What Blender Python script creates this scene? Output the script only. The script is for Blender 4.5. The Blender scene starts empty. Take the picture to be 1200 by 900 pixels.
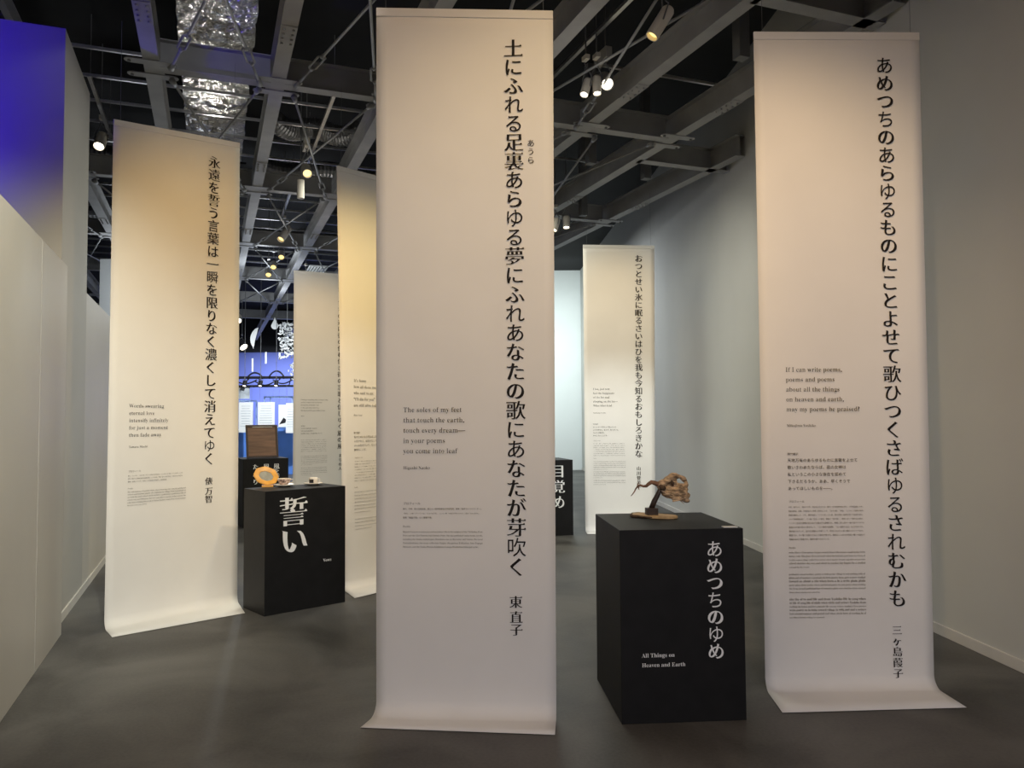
import bpy, bmesh, math, random
import numpy as np
from mathutils import Vector, Matrix, noise
random.seed(7)
S = bpy.context.scene
COL = S.collection
PI = math.pi

# ------------------------------------------------------------------ camera, world, large lights
cam = bpy.data.cameras.new('camera'); cam.sensor_fit = 'HORIZONTAL'; cam.sensor_width = 36.0
cam.lens = 36.0 * 920.0 / 1200.0; cam.clip_start = 0.05; cam.clip_end = 200
camo = bpy.data.objects.new('camera', cam); COL.objects.link(camo)
camo.matrix_world = Matrix.Translation((0, 0, 1.5)) @ Matrix.Rotation(PI/2 + 0.0425, 4, 'X') @ Matrix.Rotation(-0.0065, 4, 'Z')
S.camera = camo

wd = bpy.data.worlds.new('world'); S.world = wd; wd.use_nodes = True
wd.node_tree.nodes['Background'].inputs[0].default_value = (0.75, 0.85, 1.0, 1)
wd.node_tree.nodes['Background'].inputs[1].default_value = 0.03

S.view_settings.view_transform = 'Standard'
S.view_settings.look = 'None'
S.view_settings.exposure = 0.0
S.view_settings.gamma = 1.0
S.view_settings.use_curve_mapping = False

def area(name, loc, target, size, power, color, sy=None):
    l = bpy.data.lights.new(name, 'AREA'); l.energy = power; l.color = color
    l.shape = 'RECTANGLE'; l.size = size; l.size_y = sy or size
    o = bpy.data.objects.new(name, l); COL.objects.link(o); o.location = loc
    o.rotation_euler = (Vector(target) - Vector(loc)).to_track_quat('-Z', 'Y').to_euler()
    return o

def spot(name, loc, target, power, color, angle, blend=1.0, radius=0.05):
    l = bpy.data.lights.new(name, 'SPOT'); l.energy = power; l.color = color
    l.spot_size = math.radians(angle); l.spot_blend = blend; l.shadow_soft_size = radius
    o = bpy.data.objects.new(name, l); COL.objects.link(o); o.location = loc
    o.rotation_euler = (Vector(target) - Vector(loc)).to_track_quat('-Z', 'Y').to_euler()
    return o

WARM = (1.0, 0.61, 0.20); WARM2 = (1.0, 0.64, 0.28); COOL = (0.86, 0.93, 1.0)
# general light of the hall: soft fills added without fixtures
area('hall_fill_front', (0.2, 1.9, 4.38), (0.2, 2.0, 0), 4.0, 29, (1.0, 0.62, 0.28), 2.6)
spot('hall_fill_behind', (1.0, -3.2, 3.4), (0.6, 4.5, -0.5), 620, (0.93, 0.925, 1.0), 69, 0.6, 0.8)  # added fill, its cone shaped to stay off the beams
area('hall_fill_middle', (-0.9, 9.3, 4.38), (-0.9, 9.3, 0), 2.6, 122.0, (1.0, 0.99, 0.82), 2.6)
area('hall_fill_far', (0.4, 19.0, 4.2), (0.9, 22, 1.2), 2.0, 181.3, (0.875, 1.0, 0.974), 2.0)
area('blue_hall_light', (-7.5, 26.5, 4.0), (-7.5, 26.9, 0), 5.0, 760, (0.80, 0.88, 1.0), 4.0)
spot('blue_hall_front', (-4.2, 15.4, 4.3), (-6.3, 20.3, 1.9), 1500, (0.92, 0.97, 1.0), 46)
area('hall_fill_wall', (0.2, 14.8, 4.2), (1.6, 15.0, 0.6), 2.6, 90, (0.90, 0.97, 1.0), 2.0)  # added to brighten the far stretch of wall
spot('right_wall_fill', (1.2, 7.2, 4.35), (2.62, 10.6, 2.2), 110, (1.0, 0.97, 0.86), 60)  # added fill that lifts the right wall, no fixture
# warm spots on the banners, with low fills added
spot('spot_on_front_banner_a', (1.0, 1.3, 4.35), (0.18, 4.0, 2.52), 166, (1.0, 0.70, 0.28), 50)
spot('spot_on_right_banner', (0.7, 1.7, 4.35), (1.65, 4.4, 2.3), 229.8, (1.0, 0.673, 0.321), 46)
spot('spot_on_left_banner', (-0.9, 3.9, 4.38), (-2.28, 6.42, 2.35), 212, (1.0, 0.62, 0.19), 57)
spot('low_fill_on_left_banner', (-0.6, 3.6, 4.38), (-2.6, 6.1, 0.5), 22.7, (1.0, 0.922, 0.796), 44)  # added fill for the lower part of the left banner
spot('spot_on_middle_banner', (0.3, 5.4, 4.38), (-1.25, 7.2, 2.1), 295.8, (1.0, 0.727, 0.297), 56)
spot('low_fill_on_middle_banner', (0.2, 5.2, 4.38), (-1.30, 7.1, 0.6), 202.9, (0.987, 1.0, 0.994), 40)  # added fill for the lower part of the middle banner
spot('spot_on_distant_banner', (-1.9, 10.4, 4.38), (-3.1, 12.6, 2.6), 125, (1.0, 0.60, 0.18), 50)
spot('spot_on_back_banner', (1.0, 8.0, 4.4), (1.35, 10.4, 2.6), 100, (1.0, 0.60, 0.12), 52)
spot('low_fill_on_back_banner', (0.9, 6.3, 4.4), (1.35, 10.4, 0.7), 703.9, (0.955, 1.0, 0.948), 34)  # added fill for the lower part of the back banner
spot('spot_on_driftwood', (0.6, 2.5, 4.4), (0.86, 4.36, 1.1), 22, (1.0, 0.82, 0.58), 11)
spot('spot_on_cups', (-0.8, 5.2, 4.4), (-1.9, 6.45, 0.98), 24, WARM2, 13)
spot('blue_lamp_behind_partition', (-4.5, 3.7, 2.2), (-4.75, 5.0, 3.6), 520, (0.03, 0.0, 1.0), 92)
spot('spot_on_partition', (-0.9, 2.2, 4.35), (-3.0, 4.6, 1.6), 640, (1.0, 0.99, 0.821), 60)
# point fills added under the beams in place of stray lamp light
def fill_point(loc, power, color=(1.0, 0.93, 0.84)):
    l = bpy.data.lights.new('ceiling_fill', 'POINT'); l.energy = power; l.color = color; l.shadow_soft_size = 0.12
    o = bpy.data.objects.new('ceiling_fill', l); COL.objects.link(o); o.location = loc
for p_, w_ in (((-2.2, 8.6, 4.05), 3), ((-3.3, 11.6, 4.0), 6), ((0.62, 6.4, 4.1), 2)): fill_point(p_, w_)
for p_, w_ in (((-1.5, 4.4, 2.6), 12), ((-2.9, 8.6, 2.6), 16), ((-4.0, 11.4, 2.8), 22), ((-5.0, 9.6, 2.8), 20), ((0.95, 5.6, 2.6), 12), ((0.5, 2.4, 2.6), 10)):
    spot('beam_fill', p_, (p_[0], p_[1], 9), w_*0.12, (1.0, 0.95, 0.92), 130, 0.7)  # unseen fills added from below to light the beam flanges
for p_, w_ in (((-4.7, 15.0, 4.0), 40), ((-5.6, 18.0, 3.9), 50), ((-6.3, 13.0, 3.6), 40)): fill_point(p_, w_, (0.88, 0.95, 1.0))  # cool fills added for the distant beams and the pillar
spot('duct_fill_front', (-0.97, 2.58, 4.66), (-2.30, 6.05, 5.02), 45, (1.0, 0.90, 0.76), 44)  # unseen fill added to brighten the foil duct
spot('duct_fill_back', (-3.51, 9.21, 4.66), (-2.87, 7.53, 5.02), 16, (1.0, 0.95, 0.88), 80)  # second added duct fill, shining back along the foil
spot('duct_fill_top', (-1.35, 3.6, 4.70), (-1.9, 5.0, 5.02), 40, (0.92, 0.95, 1.0), 90)  # third added duct fill, for the near end

# ------------------------------------------------------------------ materials
def mat(name, color, rough=0.7, metal=0.0, var=0.0, scale=6.0, bump=0.0, bscale=40.0, spec=0.5, emit=None, estr=0.0, stretch=None, trans=0.0, alt=None):
    m = bpy.data.materials.new(name); m.use_nodes = True
    nt = m.node_tree; b = nt.nodes['Principled BSDF']
    b.inputs['Base Color'].default_value = (*color, 1); b.inputs['Roughness'].default_value = rough
    b.inputs['Metallic'].default_value = metal
    b.inputs['Specular IOR Level'].default_value = spec
    if trans: b.inputs['Transmission Weight'].default_value = trans
    tc = nt.nodes.new('ShaderNodeTexCoord'); src = tc.outputs['Object']
    if stretch:
        mp = nt.nodes.new('ShaderNodeMapping'); mp.inputs['Scale'].default_value = stretch
        nt.links.new(src, mp.inputs[0]); src = mp.outputs[0]
    if var:
        n = nt.nodes.new('ShaderNodeTexNoise'); n.inputs['Scale'].default_value = scale; n.inputs['Detail'].default_value = 5
        nt.links.new(src, n.inputs['Vector'])
        r = nt.nodes.new('ShaderNodeValToRGB')
        lo = alt or tuple(c * (1 - var) for c in color); hi = tuple(min(1, c * (1 + var)) for c in color)
        r.color_ramp.elements[0].position = 0.35; r.color_ramp.elements[1].position = 0.65
        r.color_ramp.elements[0].color = (*lo, 1); r.color_ramp.elements[1].color = (*hi, 1)
        nt.links.new(n.outputs[0], r.inputs[0]); nt.links.new(r.outputs[0], b.inputs['Base Color'])
    if bump:
        n = nt.nodes.new('ShaderNodeTexNoise'); n.inputs['Scale'].default_value = bscale; n.inputs['Detail'].default_value = 4
        nt.links.new(src, n.inputs['Vector'])
        bp = nt.nodes.new('ShaderNodeBump'); bp.inputs['Strength'].default_value = bump; bp.inputs['Distance'].default_value = 0.02
        nt.links.new(n.outputs[0], bp.inputs['Height']); nt.links.new(bp.outputs[0], b.inputs['Normal'])
    if emit:
        b.inputs['Emission Color'].default_value = (*emit, 1); b.inputs['Emission Strength'].default_value = estr
    return m

M = dict(
    fabric=mat('banner_fabric', (0.80, 0.785, 0.765), 0.9, var=0.015, scale=3, bump=0.03, bscale=500, spec=0.1),
    ink=mat('black_ink', (0.018, 0.015, 0.015), 0.8, spec=0.2),
    soft_ink=mat('soft_ink', (0.085, 0.08, 0.076), 0.8, spec=0.2),
    white_ink=mat('white_ink', (0.88, 0.88, 0.87), 0.7, spec=0.2),
    black=mat('black_plinth_paint', (0.0115, 0.0113, 0.0118), 0.55, var=0.12, scale=12, spec=0.22),
    wallr=mat('grey_wall_paint', (0.55, 0.545, 0.52), 0.75, var=0.02, scale=1.5, bump=0.02, bscale=200, spec=0.3),
    wallwhite=mat('white_wall_paint', (0.78, 0.80, 0.80), 0.8, var=0.015, scale=1.5),
    partition=mat('partition_panel', (0.56, 0.525, 0.475), 0.48, var=0.025, scale=1.2, spec=0.3),
    column=mat('column_paint', (0.46, 0.44, 0.41), 0.6, var=0.03, scale=1.5),
    base=mat('baseboard_paint', (0.62, 0.59, 0.55), 0.5, var=0.02),
    steel=mat('grey_painted_steel', (0.33, 0.33, 0.335), 0.55, var=0.08, scale=4, spec=0.4),
    steel_d=mat('dark_grey_steel', (0.15, 0.153, 0.16), 0.6, var=0.08, scale=4),
    rod=mat('steel_rod', (0.26, 0.265, 0.27), 0.55, metal=0.0, var=0.05),
    bolt=mat('bolt_zinc', (0.6, 0.6, 0.58), 0.35, metal=0.8, var=0.05),
    dark=mat('black_ceiling', (0.012, 0.012, 0.014), 0.9, var=0.15, scale=2),
    foil=mat('aluminium_foil', (0.86, 0.84, 0.80), 0.30, metal=0.9, var=0.05, scale=9, bump=0.9, bscale=22),
    flexi=mat('grey_duct_foil', (0.36, 0.36, 0.37), 0.35, metal=0.9, var=0.1, scale=9, bump=0.5, bscale=30),
    galv=mat('galvanised_metal', (0.55, 0.55, 0.55), 0.35, metal=0.8, var=0.08, scale=20),
    fix=mat('grey_lamp_housing', (0.34, 0.33, 0.32), 0.45, var=0.05),
    fixw=mat('pale_lamp_housing', (0.66, 0.62, 0.55), 0.4, var=0.04),
    lampw=mat('warm_lamp_lens', (1, 0.85, 0.55), 0.3, emit=(1.0, 0.70, 0.24), estr=1.7, var=0.01),
    lampc=mat('white_lamp_lens', (1, 0.95, 0.85), 0.3, emit=(1.0, 0.92, 0.75), estr=6.0, var=0.01),
    bluewall=mat('blue_wall', (0.15, 0.19, 0.56), 0.7, var=0.06, scale=0.6),  # blue set as the base colour of the far wall
    bluecase=mat('blue_lit_case', (0.14, 0.32, 0.90), 0.35, var=0.1, scale=2),  # glow of the blue LED light put into the case colour
    paleblue=mat('pale_blue_acrylic', (0.45, 0.62, 0.92), 0.2, var=0.05),
    paper=mat('white_paper', (0.88, 0.90, 0.90), 0.8, var=0.01),
    greyposter=mat('grey_poster_paper', (0.50, 0.55, 0.60), 0.7, var=0.25, scale=5),
    truss=mat('black_truss_paint', (0.012, 0.012, 0.016), 0.5, var=0.1),
    wood_d=mat('dark_board_wood', (0.19, 0.095, 0.050), 0.5, var=0.25, scale=3, stretch=(1, 1, 8)),
    frame_d=mat('dark_frame_wood', (0.050, 0.024, 0.016), 0.45, var=0.2, scale=6),
    orange=mat('orange_lacquer_wood', (0.72, 0.36, 0.06), 0.35, var=0.18, scale=9),
    mirror=mat('dull_mirror', (0.22, 0.23, 0.22), 0.55, metal=0.3, var=0.15, scale=20),
    china=mat('white_china', (0.72, 0.68, 0.62), 0.25, var=0.03),
    chinap=mat('patterned_china', (0.55, 0.42, 0.36), 0.3, var=0.5, scale=60, alt=(0.10, 0.05, 0.05)),
    picture=mat('black_cup_picture', (0.02, 0.02, 0.02), 0.3, var=0.2),
    drift=mat('driftwood', (0.46, 0.33, 0.215), 0.8, var=0.6, scale=26, bump=0.9, bscale=60, stretch=(1, 1, 2.2), spec=0.2),
    root=mat('reddish_root', (0.20, 0.105, 0.065), 0.7, var=0.35, scale=40, bump=0.3, bscale=80),
    darkpost=mat('dark_post_wood', (0.035, 0.022, 0.017), 0.45, var=0.2, scale=30),
    slab=mat('pale_slab_wood', (0.50, 0.34, 0.17), 0.6, var=0.25, scale=18, stretch=(1, 6, 1)),
    bark_shade=mat('dark_bark_and_cavity_shade', (0.09, 0.055, 0.035), 0.85, var=0.4, scale=40, bump=0.6, bscale=60),  # bark, also used as shade in the driftwood hollows
    card=mat('white_card', (0.80, 0.80, 0.76), 0.7, var=0.01),
)

def floor_mat():
    m = bpy.data.materials.new('polished_concrete'); m.use_nodes = True; nt = m.node_tree; b = nt.nodes['Principled BSDF']
    tc = nt.nodes.new('ShaderNodeTexCoord')
    n1 = nt.nodes.new('ShaderNodeTexNoise'); n1.inputs['Scale'].default_value = 1.3; n1.inputs['Detail'].default_value = 7; n1.inputs['Distortion'].default_value = 0.6
    n2 = nt.nodes.new('ShaderNodeTexNoise'); n2.inputs['Scale'].default_value = 60; n2.inputs['Detail'].default_value = 3
    mx = nt.nodes.new('ShaderNodeMath'); mx.operation = 'MULTIPLY_ADD'; mx.inputs[1].default_value = 0.18
    r = nt.nodes.new('ShaderNodeValToRGB')
    r.color_ramp.elements[0].position = 0.42; r.color_ramp.elements[0].color = (0.050, 0.047, 0.043, 1)
    r.color_ramp.elements[1].position = 0.72; r.color_ramp.elements[1].color = (0.132, 0.127, 0.119, 1)
    rr = nt.nodes.new('ShaderNodeMapRange'); rr.inputs['To Min'].default_value = 0.42; rr.inputs['To Max'].default_value = 0.60
    for n in (n1, n2): nt.links.new(tc.outputs['Object'], n.inputs['Vector'])
    nt.links.new(n2.outputs[0], mx.inputs[0]); nt.links.new(n1.outputs[0], mx.inputs[2])
    nt.links.new(mx.outputs[0], r.inputs[0]); nt.links.new(r.outputs[0], b.inputs['Base Color'])
    nt.links.new(n1.outputs[0], rr.inputs[0]); nt.links.new(rr.outputs[0], b.inputs['Roughness'])
    b.inputs['Specular IOR Level'].default_value = 0.24
    return m
M['floor'] = floor_mat()
def foil_mat():
    m = bpy.data.materials.new('crinkled_foil'); m.use_nodes = True; nt = m.node_tree; b = nt.nodes['Principled BSDF']
    b.inputs['Base Color'].default_value = (0.90, 0.88, 0.84, 1); b.inputs['Metallic'].default_value = 0.92; b.inputs['Roughness'].default_value = 0.27
    tc = nt.nodes.new('ShaderNodeTexCoord'); mp = nt.nodes.new('ShaderNodeMapping'); mp.inputs['Rotation'].default_value = (0, 0, -0.366); mp.inputs['Scale'].default_value = (0.55, 1.5, 1.0)
    n = nt.nodes.new('ShaderNodeTexNoise'); n.inputs['Scale'].default_value = 5; n.inputs['Detail'].default_value = 3; n.inputs['Distortion'].default_value = 1.2
    v = nt.nodes.new('ShaderNodeTexVoronoi'); v.inputs['Scale'].default_value = 11; v.feature = 'F1'
    a = nt.nodes.new('ShaderNodeVectorMath'); a.operation = 'MULTIPLY_ADD'; a.inputs[1].default_value = (0.35, 0.35, 0.35)
    s_ = nt.nodes.new('ShaderNodeMath'); s_.operation = 'MULTIPLY_ADD'; s_.inputs[1].default_value = 1.3
    bp = nt.nodes.new('ShaderNodeBump'); bp.inputs['Strength'].default_value = 1.0; bp.inputs['Distance'].default_value = 0.05
    L = nt.links.new
    L(tc.outputs['Object'], mp.inputs[0]); L(mp.outputs[0], n.inputs['Vector']); L(n.outputs['Color'], a.inputs[0]); L(mp.outputs[0], a.inputs[2]); L(a.outputs[0], v.inputs['Vector'])
    L(n.outputs[0], s_.inputs[0]); L(v.outputs['Distance'], s_.inputs[2]); L(s_.outputs[0], bp.inputs['Height']); L(bp.outputs[0], b.inputs['Normal'])
    return m
M['foil'] = foil_mat()

# ------------------------------------------------------------------ mesh helpers
class MB:
    def __init__(s): s.v = []; s.f = []
    def add(s, v, f):
        k = len(s.v); s.v += [Vector(p) for p in v]; s.f += [tuple(i + k for i in q) for q in f]; return s
    def box(s, c, h, R=None):                      # centre, half sizes, optional 3x3 rotation
        R = R or Matrix.Identity(3); c = Vector(c)
        v = [c + R @ Vector((x*h[0], y*h[1], z*h[2])) for x in (-1, 1) for y in (-1, 1) for z in (-1, 1)]
        return s.add(v, [(0,1,3,2), (4,6,7,5), (0,4,5,1), (2,3,7,6), (0,2,6,4), (1,5,7,3)])
    def tube(s, pts, rad, n=8, cap=True):
        pts = [Vector(p) for p in pts]; N = len(pts)
        if not hasattr(rad, '__len__'): rad = [rad] * N
        rings = []; prev = None
        for i, p in enumerate(pts):
            t = (pts[min(i+1, N-1)] - pts[max(i-1, 0)]).normalized()
            if prev is None:
                a = t.orthogonal().normalized()
            else:
                a = (prev - t * prev.dot(t)).normalized()
            prev = a; b = t.cross(a)
            rings.append([p + (a*math.cos(2*PI*k/n) + b*math.sin(2*PI*k/n)) * rad[i] for k in range(n)])
        v = [q for r in rings for q in r]
        f = [(i*n+k, i*n+(k+1) % n, (i+1)*n+(k+1) % n, (i+1)*n+k) for i in range(N-1) for k in range(n)]
        if cap: f += [tuple(range(n-1, -1, -1)), tuple((N-1)*n+k for k in range(n))]
        return s.add(v, f)
    def lathe(s, prof, n=28, c=(0, 0, 0), R=None):
        R = R or Matrix.Identity(3); c = Vector(c); N = len(prof)
        v = [c + R @ Vector((r*math.cos(2*PI*k/n), r*math.sin(2*PI*k/n), z)) for r, z in prof for k in range(n)]
        f = [(i*n+k, i*n+(k+1) % n, (i+1)*n+(k+1) % n, (i+1)*n+k) for i in range(N-1) for k in range(n)]
        return s.add(v, f)
    def prism(s, outline, h0, h1, T):              # outline (2D, CCW) extruded along local z by the 4x4 T
        n = len(outline)
        v = [T @ Vector((x, y, h0)) for x, y in outline] + [T @ Vector((x, y, h1)) for x, y in outline]
        f = [tuple(range(n-1, -1, -1)), tuple(range(n, 2*n))] + [(i, (i+1) % n, n+(i+1) % n, n+i) for i in range(n)]
        return s.add(v, f)
    def build(s, name, m, parent=None, smooth=False, bevel=0.0, kind=None):
        me = bpy.data.meshes.new(name); me.from_pydata(s.v, [], s.f); me.validate(); me.update()
        bm = bmesh.new(); bm.from_mesh(me); bmesh.ops.recalc_face_normals(bm, faces=bm.faces); bm.to_mesh(me); bm.free()
        me.materials.append(m)
        o = bpy.data.objects.new(name, me); COL.objects.link(o)
        if smooth:
            for p in me.polygons: p.use_smooth = True
        if bevel:
            b = o.modifiers.new('bevel', 'BEVEL'); b.width = bevel; b.segments = 2; b.limit_method = 'ANGLE'
        if parent: put(o, parent)
        if kind: o['kind'] = kind
        return o

def put(o, parent):                                # parent keeping the world coordinates of the mesh
    o.parent = parent
    o.matrix_parent_inverse = parent.matrix_world.inverted() if parent.type == 'EMPTY' else Matrix.Identity(4)
def tag(o, label, cat, group=None):
    o['label'] = label; o['category'] = cat
    if group: o['group'] = group
    return o
def thing(name, loc, label, cat, group=None):
    o = bpy.data.objects.new(name, None); COL.objects.link(o); o.location = loc; o.empty_display_size = 0.1
    o.matrix_world = Matrix.Translation(loc)
    return tag(o, label, cat, group)

# ------------------------------------------------------------------ lettering
_cache = {}
def outlines(s, res):
    key = (s, res)
    if key in _cache: return _cache[key]
    c = bpy.data.curves.new('t', 'FONT'); c.body = s; c.size = 1; c.resolution_u = res
    o = bpy.data.objects.new('t', c); COL.objects.link(o)
    dg = bpy.context.evaluated_depsgraph_get()
    cu = o.evaluated_get(dg).to_curve(dg); out = []
    for sp in cu.splines:
        bp = sp.bezier_points; n = len(bp); pts = []
        for i in range(n):
            a, b = bp[i], bp[(i+1) % n]
            p0, p1, p2, p3 = (Vector(q[:2]) for q in (a.co, a.handle_right, b.handle_left, b.co))
            d = p3 - p0; L = d.length
            straight = L < 1e-9 or (abs(d.cross(p1-p0)) < 2e-3*L and abs(d.cross(p2-p0)) < 2e-3*L)
            k = 1 if straight else res
            for j in range(k):
                t = j / k; u = 1 - t
                q = p0*u**3 + p1*3*u*u*t + p2*3*u*t*t + p3*t**3
                if not pts or (q - pts[-1]).length > 1e-4: pts.append(q)
        if len(pts) > 1 and (pts[0]-pts[-1]).length < 1e-4: pts.pop()
        if len(pts) > 2: out.append(pts)
    bpy.data.objects.remove(o); bpy.data.curves.remove(c)
    tot = sum(sum(a[i].cross(a[(i+1) % len(a)]) for i in range(len(a))) for a in out)
    if tot < 0: out = [a[::-1] for a in out]
    _cache[key] = out
    return out

def fatten(polys, dx, dy, rot=0.0):                # move every outline point along its normal, dx sideways and dy up/down (axes turned by rot)
    c, s = math.cos(rot), math.sin(rot); res = []
    for a in polys:
        n = len(a); q = []
        for i in range(n):
            e1 = (a[i]-a[i-1]).normalized(); e2 = (a[(i+1) % n]-a[i]).normalized()
            n1 = Vector((e1.y, -e1.x)); n2 = Vector((e2.y, -e2.x))
            m = n1 + n2; d = 1 + n1.dot(n2)
            m = m / d if d > 0.35 else m.normalized() * 1.2
            u = Vector((m.x*c + m.y*s, -m.x*s + m.y*c)); u = Vector((u.x*dx, u.y*dy))
            q.append(a[i] + Vector((u.x*c - u.y*s, u.x*s + u.y*c)))
        res.append(q)
    return res

def segs(polys):
    P = np.array([p[:] for a in polys for p in a]); Q = np.array([a[(i+1) % len(a)][:] for a in polys for i in range(len(a))])
    return P, Q - P
def free_way(P, E, p, d, skip=()):                 # distance from p along d to the next outline segment
    den = d[0]*E[:, 1] - d[1]*E[:, 0]; den = np.where(np.abs(den) < 1e-9, 1e-9, den)
    rx, ry = P[:, 0]-p[0], P[:, 1]-p[1]
    t = (rx*E[:, 1] - ry*E[:, 0])/den; m = (rx*d[1] - ry*d[0])/den
    ok = (m > -0.05) & (m < 1.05) & (t > 1e-6)
    for k in skip: ok[k] = False
    return t[ok].min() if ok.any() else 9.0
def limited(polys, moved, share=0.33):             # keep every move short of the neighbouring stroke, so that outlines never cross
    if not polys: return polys
    P, E = segs(polys); res = []; k0 = 0
    for k, a in enumerate(polys):
        n = len(a); q = []
        for i in range(n):
            d = moved[k][i] - a[i]; L = d.length
            if L < 1e-6: q.append(a[i]); continue
            w = free_way(P, E, a[i], d/L, (k0+i, k0+(i-1) % n))
            q.append(a[i] + d*(min(L, w*share)/L))
        res.append(q); k0 += n
    return res
def crosses(polys):
    P, E = segs(polys); n = len(P); nxt = []; k0 = 0
    for a in polys: nxt += [k0 + (i+1) % len(a) for i in range(len(a))]; k0 += len(a)
    nxt = np.array(nxt); den = E[:, None, 0]*E[None, :, 1] - E[:, None, 1]*E[None, :, 0]
    den = np.where(np.abs(den) < 1e-12, 1e-12, den); rx = P[None, :, 0]-P[:, None, 0]; ry = P[None, :, 1]-P[:, None, 1]
    t = (rx*E[None, :, 1] - ry*E[None, :, 0])/den; m = (rx*E[:, None, 1] - ry*E[:, None, 0])/den
    hit = (t > 1e-4) & (t < 1-1e-4) & (m > 1e-4) & (m < 1-1e-4); i = np.arange(n)
    hit[i, i] = False; hit[i, nxt] = False; hit[nxt, i] = False
    return bool(hit.any())
_cj = {}

def uroko(polys):                                  # the little triangle at the right end of a horizontal brush stroke
    res = []
    if not polys: return res
    P, E = segs(polys)
    for a in polys:
        n = len(a); q = []
        for i in range(n):
            p, b = a[i], a[(i+1) % n]; e = b - p
            q.append(p)
            if 0.012 < e.y < 0.075 and abs(e.x) < 0.012:
                pe = p - a[i-1]; ne = a[(i+2) % n] - b
                if pe.x > 0.10 and abs(pe.y) < 0.02 and ne.x < -0.10 and abs(ne.y) < 0.02:
                    q.append(Vector((b.x + 0.004, b.y + 0.002)))
                    q.append(Vector((b.x - 0.040, b.y + min(0.060, 0.5*free_way(P, E, (b.x-0.040, b.y+0.001), (0, 1))))))
                    q.append(Vector((b.x - 0.100, b.y)))
        res.append(q)
    return res

def is_kana(ch): return 0x3040 <= ord(ch) <= 0x30ff
def cjk(ch, heavy=1.0, res=3):
    key = (ch, heavy)
    if key not in _cj:
        o = outlines(ch, 5 if is_kana(ch) else res)
        for k in (1.0, 0.9, 0.8, 0.7, 0.6, 0.5, 0.35, 0.2, 0.0):        # as much contrast as the character takes without its outlines crossing
            if is_kana(ch): q = limited(o, fatten(o, 0.030*heavy*k, -0.010*k, -0.42))
            else: q = uroko(limited(o, fatten(o, 0.026*heavy*k, -0.013*k)))
            if not crosses(q): break
        _cj[key] = q
    return _cj[key]
def serif(s):                                      # upright serif letters
    t = ''
    for ch in s:
        if 'A' <= ch <= 'Z': t += chr(0x1D400 + ord(ch) - 65)
        elif 'a' <= ch <= 'z': t += chr(0x1D41A + ord(ch) - 97)
        elif '0' <= ch <= '9': t += chr(0x1D7CE + ord(ch) - 48)
        else: t += ch
    return t

class Text:                                        # collects outlines in a face's (s, z) coordinates
    def __init__(s): s.p = []
    def vert(s, chars, x, z0, z1=None, em=0.1, heavy=1.0, pitch=None):
        n = len(chars); pitch = pitch if pitch is not None else (z0 - z1) / max(1, n-1)
        for i, ch in enumerate(chars):
            if ch == '\u3000': continue
            for a in cjk(ch, heavy): s.p.append([(x + (q.x-0.5)*em, z0 - i*pitch + (q.y-0.38)*em) for q in a])
        return s
    def line(s, txt, x, z, width=None, em=None, thin=0.027, bold=False, res=2, cj=False):
        o = outlines(txt if cj else serif(txt), res)
        if not cj and thin: o = limited(o, fatten(o, -thin, -0.001), 0.40) if res > 1 else fatten(o, -thin, -0.001)
        if not o: return s
        if cj: w = len(txt)
        else: w = max(q.x for a in o for q in a)
        k = width / w if width else em
        for a in o: s.p.append([(x + q.x*k, z + q.y*k) for q in a])
        return s
    def para(s, lines, x, z0, pitch, em, cj=False, width=None, res=1):
        for i, t in enumerate(lines):
            if not t: continue
            last = (i == len(lines)-1 or not lines[i+1])
            s.line(t, x, z0 - i*pitch, em=None if (width and not last) else em, width=width if (width and not last) else None, cj=cj, res=res, thin=0.018)
        return s
    def build(s, name, m, parent, A, B, off):
        A = Vector((*A, 0)); B = Vector((*B, 0)); a = (B-A).normalized(); nrm = a.cross(Vector((0, 0, 1)))
        c = bpy.data.curves.new('ink', 'CURVE'); c.dimensions = '2D'; c.fill_mode = 'BOTH'
        for pl in s.p:
            sp = c.splines.new('POLY'); sp.points.add(len(pl)-1); sp.use_cyclic_u = True
            for k, (x, z) in enumerate(pl): sp.points[k].co = (x*40, z*40, 0, 1)
        t = bpy.data.objects.new('ink', c); COL.objects.link(t)
        dg = bpy.context.evaluated_depsgraph_get()
        me = bpy.data.meshes.new_from_object(t.evaluated_get(dg))
        bpy.data.objects.remove(t); bpy.data.curves.remove(c)
        for v in me.vertices: v.co = A + a*(v.co.x/40) + Vector((0, 0, v.co.y/40)) + nrm*off
        me.update(); me.materials.clear(); me.materials.append(m); me.name = name
        o = bpy.data.objects.new(name, me); COL.objects.link(o); put(o, parent)
        return o

# ------------------------------------------------------------------ the building
UA = math.radians(21.0)
U = Vector((-math.sin(UA), math.cos(UA), 0)); V = Vector((math.cos(UA), math.sin(UA), 0)); Z3 = Vector((0, 0, 1))
RUV = Matrix((V, U, Z3)).transposed()              # columns: along the cross beams, along the long beams, up
O0 = Vector((-2.10, 6.964, 0)); SV, SU = 1.03, 3.44; ZB = 4.5; BH, BW = 0.25, 0.125
def grid(i, t, z=0.0): return O0 + V*(i*SV) + U*t + Z3*z
def wall_x(y): return 2.96 - 0.0557*(y - 4.6)
WTOP = 5.7

MB().box((-6, 13, -0.05), (15, 22, 0.05)).build('floor', M['floor'], kind='structure')
MB().box((-6, 13, WTOP + 0.05), (15, 22, 0.05)).build('ceiling', M['dark'], kind='structure')
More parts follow.
